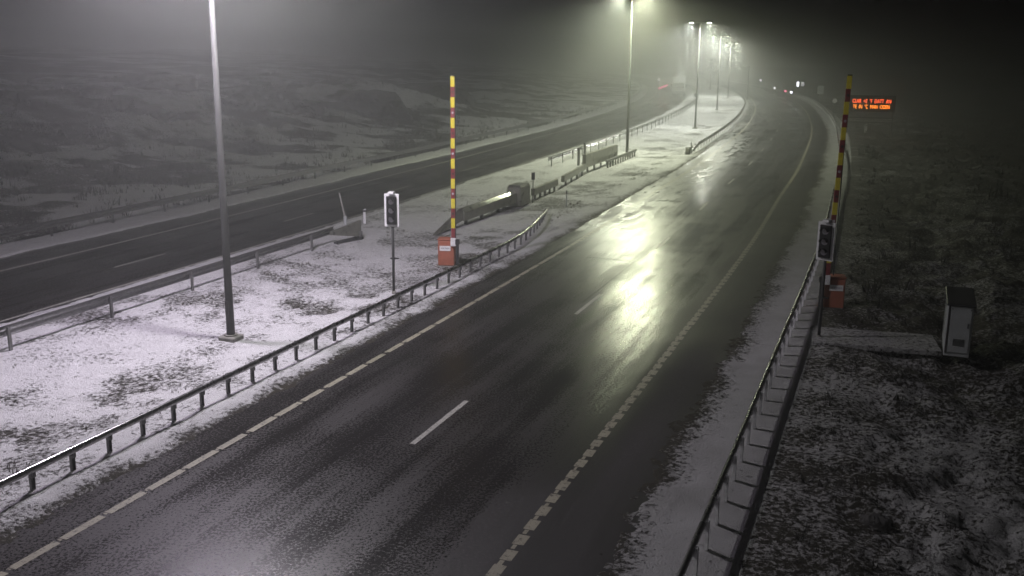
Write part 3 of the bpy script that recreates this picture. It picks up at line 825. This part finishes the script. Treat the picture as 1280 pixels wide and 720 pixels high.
root = thing('lorry', 'faint pale box lorry in the fog on the far carriageway', 'lorry', (lx, ly, 0), heading(sy(203., -13.9))-math.pi/2)
MB().box((0, 4.2, 2.35), (2.5, 6.6, 3.1), 0, 0, .06).build('cargo_box', M['white'], root)
cb = MB().box((0, -.1, 1.75), (2.4, 1.9, 2.3), 0, 0, .15).build('cab', M['white'], root)
MB().box((0, -1.06, 2.15), (2.1, .04, .85), 0, 0, .015).build('windscreen', M['black'], cb)
MB().box((0, -1.08, .85), (2.4, .10, .40), 0, 0, .03).build('bumper', M['grey'], root)
for sx in (-.85, .85): MB().box((sx, -1.14, .9), (.32, .04, .18), 0, 0, .015).build('headlight', M['lens'], root)
for sx in (-1.42, 1.42): MB().box((sx, -.95, 2.2), (.22, .12, .6), 0, 0, .03).build('mirror', M['dark'], root)
for yy in (.0, 5.6):
    for sx in (-1.08, 1.08): MB().tube([(sx-.14, yy, .5), (sx+.14, yy, .5)], .5, 20).build('wheel', M['dark'], root)
MB().box((0, 3.5, .75), (.9, 7.4, .2)).build('chassis', M['dark'], root)
tree(47.5, 246, 7.5, 'taller pale frosted tree behind the third lamp pole', 5, M['frost'], .8)

# ------------------------------------------------------------------ grass, scrub, heather
def scatter(name, n, pick, size, mat, seed, label, cat, blades=6, wide=.06, lean=.6):
    rg = np.random.default_rng(seed); s, u = pick(rg, n); n = len(s)
    P = su(s, u); z = ground(s, u)
    ok = z > .0; P, z = P[ok], z[ok]; n = len(z)
    H_ = size*np.exp(rg.normal(0, .32, n))
    V = np.zeros((n, blades, 3, 3)); 
    for k in range(blades):
        a = rg.uniform(0, 2*np.pi, n); l = H_*rg.uniform(.6, 1.2, n); ln = rg.uniform(.15, 1., n)*lean; off = rg.normal(0, .25, (n, 2))*H_[:, None]
        bx = P[:, 0]+off[:, 0]; by = P[:, 1]+off[:, 1]; wx, wy = -np.sin(a), np.cos(a); w = l*wide
        V[:, k, 0] = np.stack([bx-wx*w, by-wy*w, z-.03], -1); V[:, k, 1] = np.stack([bx+wx*w, by+wy*w, z-.03], -1)
        V[:, k, 2] = np.stack([bx+np.cos(a)*l*ln, by+np.sin(a)*l*ln, z+l*np.sqrt(np.clip(1-ln*ln*.6, .1, 1))], -1)
    V = V.reshape(-1, 3); F = np.arange(len(V)).reshape(-1, 3)
    me = bpy.data.meshes.new(name); me.vertices.add(len(V)); me.vertices.foreach_set('co', V.astype(np.float32).ravel())
    me.loops.add(len(V)); me.loops.foreach_set('vertex_index', F.ravel().astype(np.int32))
    me.polygons.add(len(F)); me.polygons.foreach_set('loop_start', np.arange(0, len(V), 3, dtype=np.int32)); me.update(calc_edges=True)
    me.materials.append(mat)
    o = bpy.data.objects.new(name, me); col.objects.link(o); tag(o, label, cat, kind='stuff'); return o
def pick_med(rg, n):
    s = s0+rg.uniform(0, 1, n)**1.3*75; u = rg.uniform(-9., -2.2, n); P = su(s, u)
    a = fbm(P[:, 0], P[:, 1], .22, 4, 61); m = fbm(P[:, 0], P[:, 1], .9, 4, 62)
    pr = .05+.9*sstep(.46, .62, a)*sstep(.4, .6, m+.05)+.55*np.exp(-((u+4.2+1.2*(a-.5))/1.3)**2)*sstep(.4, .6, m)
    k = rg.random(n) < pr; return s[k], u[k]
scatter('dry_grass', 26000, pick_med, .055, M['grass'], 11, 'dry brown grass tips poking through the median snow', 'grass', 5, .16, 1.1)
def pick_hill(rg, n):
    s = s0+rg.uniform(0, 1, n)**1.2*150; u = -22.9-rg.uniform(0, 1, n)**1.4*60; P = su(s, u)
    a = fbm(P[:, 0], P[:, 1], .22, 4, 61); m = fbm(P[:, 0], P[:, 1], .5, 4, 72)
    k = rg.random(n) < .10+.9*sstep(.48, .62, m*.6+a*.4); return s[k], u[k]
scatter('hillside_scrub', 24000, pick_hill, .30, M['twig'], 12, 'dark twiggy scrub on the snowy hillside beyond the far carriageway', 'scrub', 7, .07, .9)
def pick_bank(rg, n):
    s = s0-2+rg.uniform(0, 1, n)**1.5*110; u = 11.9+rg.uniform(0, 1, n)**1.2*26; P = su(s, u)
    m = fbm(P[:, 0], P[:, 1], .9, 4, 62); tr = np.exp(-((u-15.4-.5*np.sin(s*.12))/.8)**2)*(s < s0+16)
    k = rg.random(n) < (.12+.9*sstep(.44, .6, m))*(1-.8*tr); 
    # keep the pad and the cabinet clear
    dx = P[:, 0]-11.6; dy = P[:, 1]-28.6; k &= ~((abs(dx) < 2.2) & (abs(dy) < 1.3))
    return s[k], u[k]
scatter('heather', 34000, pick_bank, .085, M['heather'], 13, 'dark heather and rough grass on the bank right of the guardrail', 'heather', 11, .13, 1.5)

def pick_brush(rg, n):
    s = s0+21+rg.uniform(0, 1, n)**1.2*105; u = 12.6+rg.uniform(0, 1, n)**1.1*34; P = su(s, u)
    m = fbm(P[:, 0], P[:, 1], .45, 4, 82)
    k = rg.random(n) < .06+.94*sstep(.47, .60, m)
    dx = P[:, 0]-11.6; dy = P[:, 1]-28.6; k &= ~((abs(dx) < 2.6) & (abs(dy) < 2.2))
    return s[k], u[k]
scatter('bank_brush', 22000, pick_brush, .30, M['heather'], 14, 'dark brush covering the far part of the right bank', 'brush', 8, .09, 1.0)

# ------------------------------------------------------------------ haze
hz = MB(); hz.box((30, 190, 9.0), (720, 680, 22.0), 0, 0, .001)
o = hz.build('haze', M['dark']); tag(o, 'night fog lit by the lamps', 'haze', kind='stuff')
m = bpy.data.materials.new('night_fog'); m.use_nodes = True; nt = m.node_tree
for n in list(nt.nodes): nt.nodes.remove(n)
out = nt.nodes.new('ShaderNodeOutputMaterial'); v = nt.nodes.new('ShaderNodeVolumePrincipled')
v.inputs['Color'].default_value = (.93, .95, .94, 1); v.inputs['Density'].default_value = .0066; v.inputs['Anisotropy'].default_value = .70
nt.links.new(v.outputs[0], out.inputs['Volume'])
o.data.materials.clear(); o.data.materials.append(m)

# ------------------------------------------------------------------ world: moonless foggy night
w = bpy.data.worlds.new('World'); sc.world = w; w.use_nodes = True; nt = w.node_tree
bg = nt.nodes['Background']; sky = nt.nodes.new('ShaderNodeTexSky'); sky.sky_type = 'NISHITA'; sky.sun_disc = False
sky.sun_elevation = R(-4); sky.sun_rotation = R(200)
nt.links.new(sky.outputs[0], bg.inputs['Color']); bg.inputs['Strength'].default_value = .02

# ------------------------------------------------------------------ camera
F_, HY, RO, HC = 1246., 64.6, .00935, 8.4
a = math.atan((360-HY)/F_); c, s_ = math.cos(a), math.sin(a)
Rv = Vector((1, 0, 0)); Fv = Vector((0, c, -s_)); Uv = Vector((0, s_, c))
right = Rv*math.cos(RO)+Uv*math.sin(RO); up = -Rv*math.sin(RO)+Uv*math.cos(RO)
mt = Matrix(((right.x, up.x, -Fv.x, 0), (right.y, up.y, -Fv.y, 0), (right.z, up.z, -Fv.z, HC), (0, 0, 0, 1)))
cd = bpy.data.cameras.new('camera'); cam = bpy.data.objects.new('camera', cd); col.objects.link(cam); cam.matrix_world = mt
cd.sensor_width = 36; cd.lens = F_/1280*36; cd.clip_end = 3000; cd.clip_start = .1
sc.camera = cam
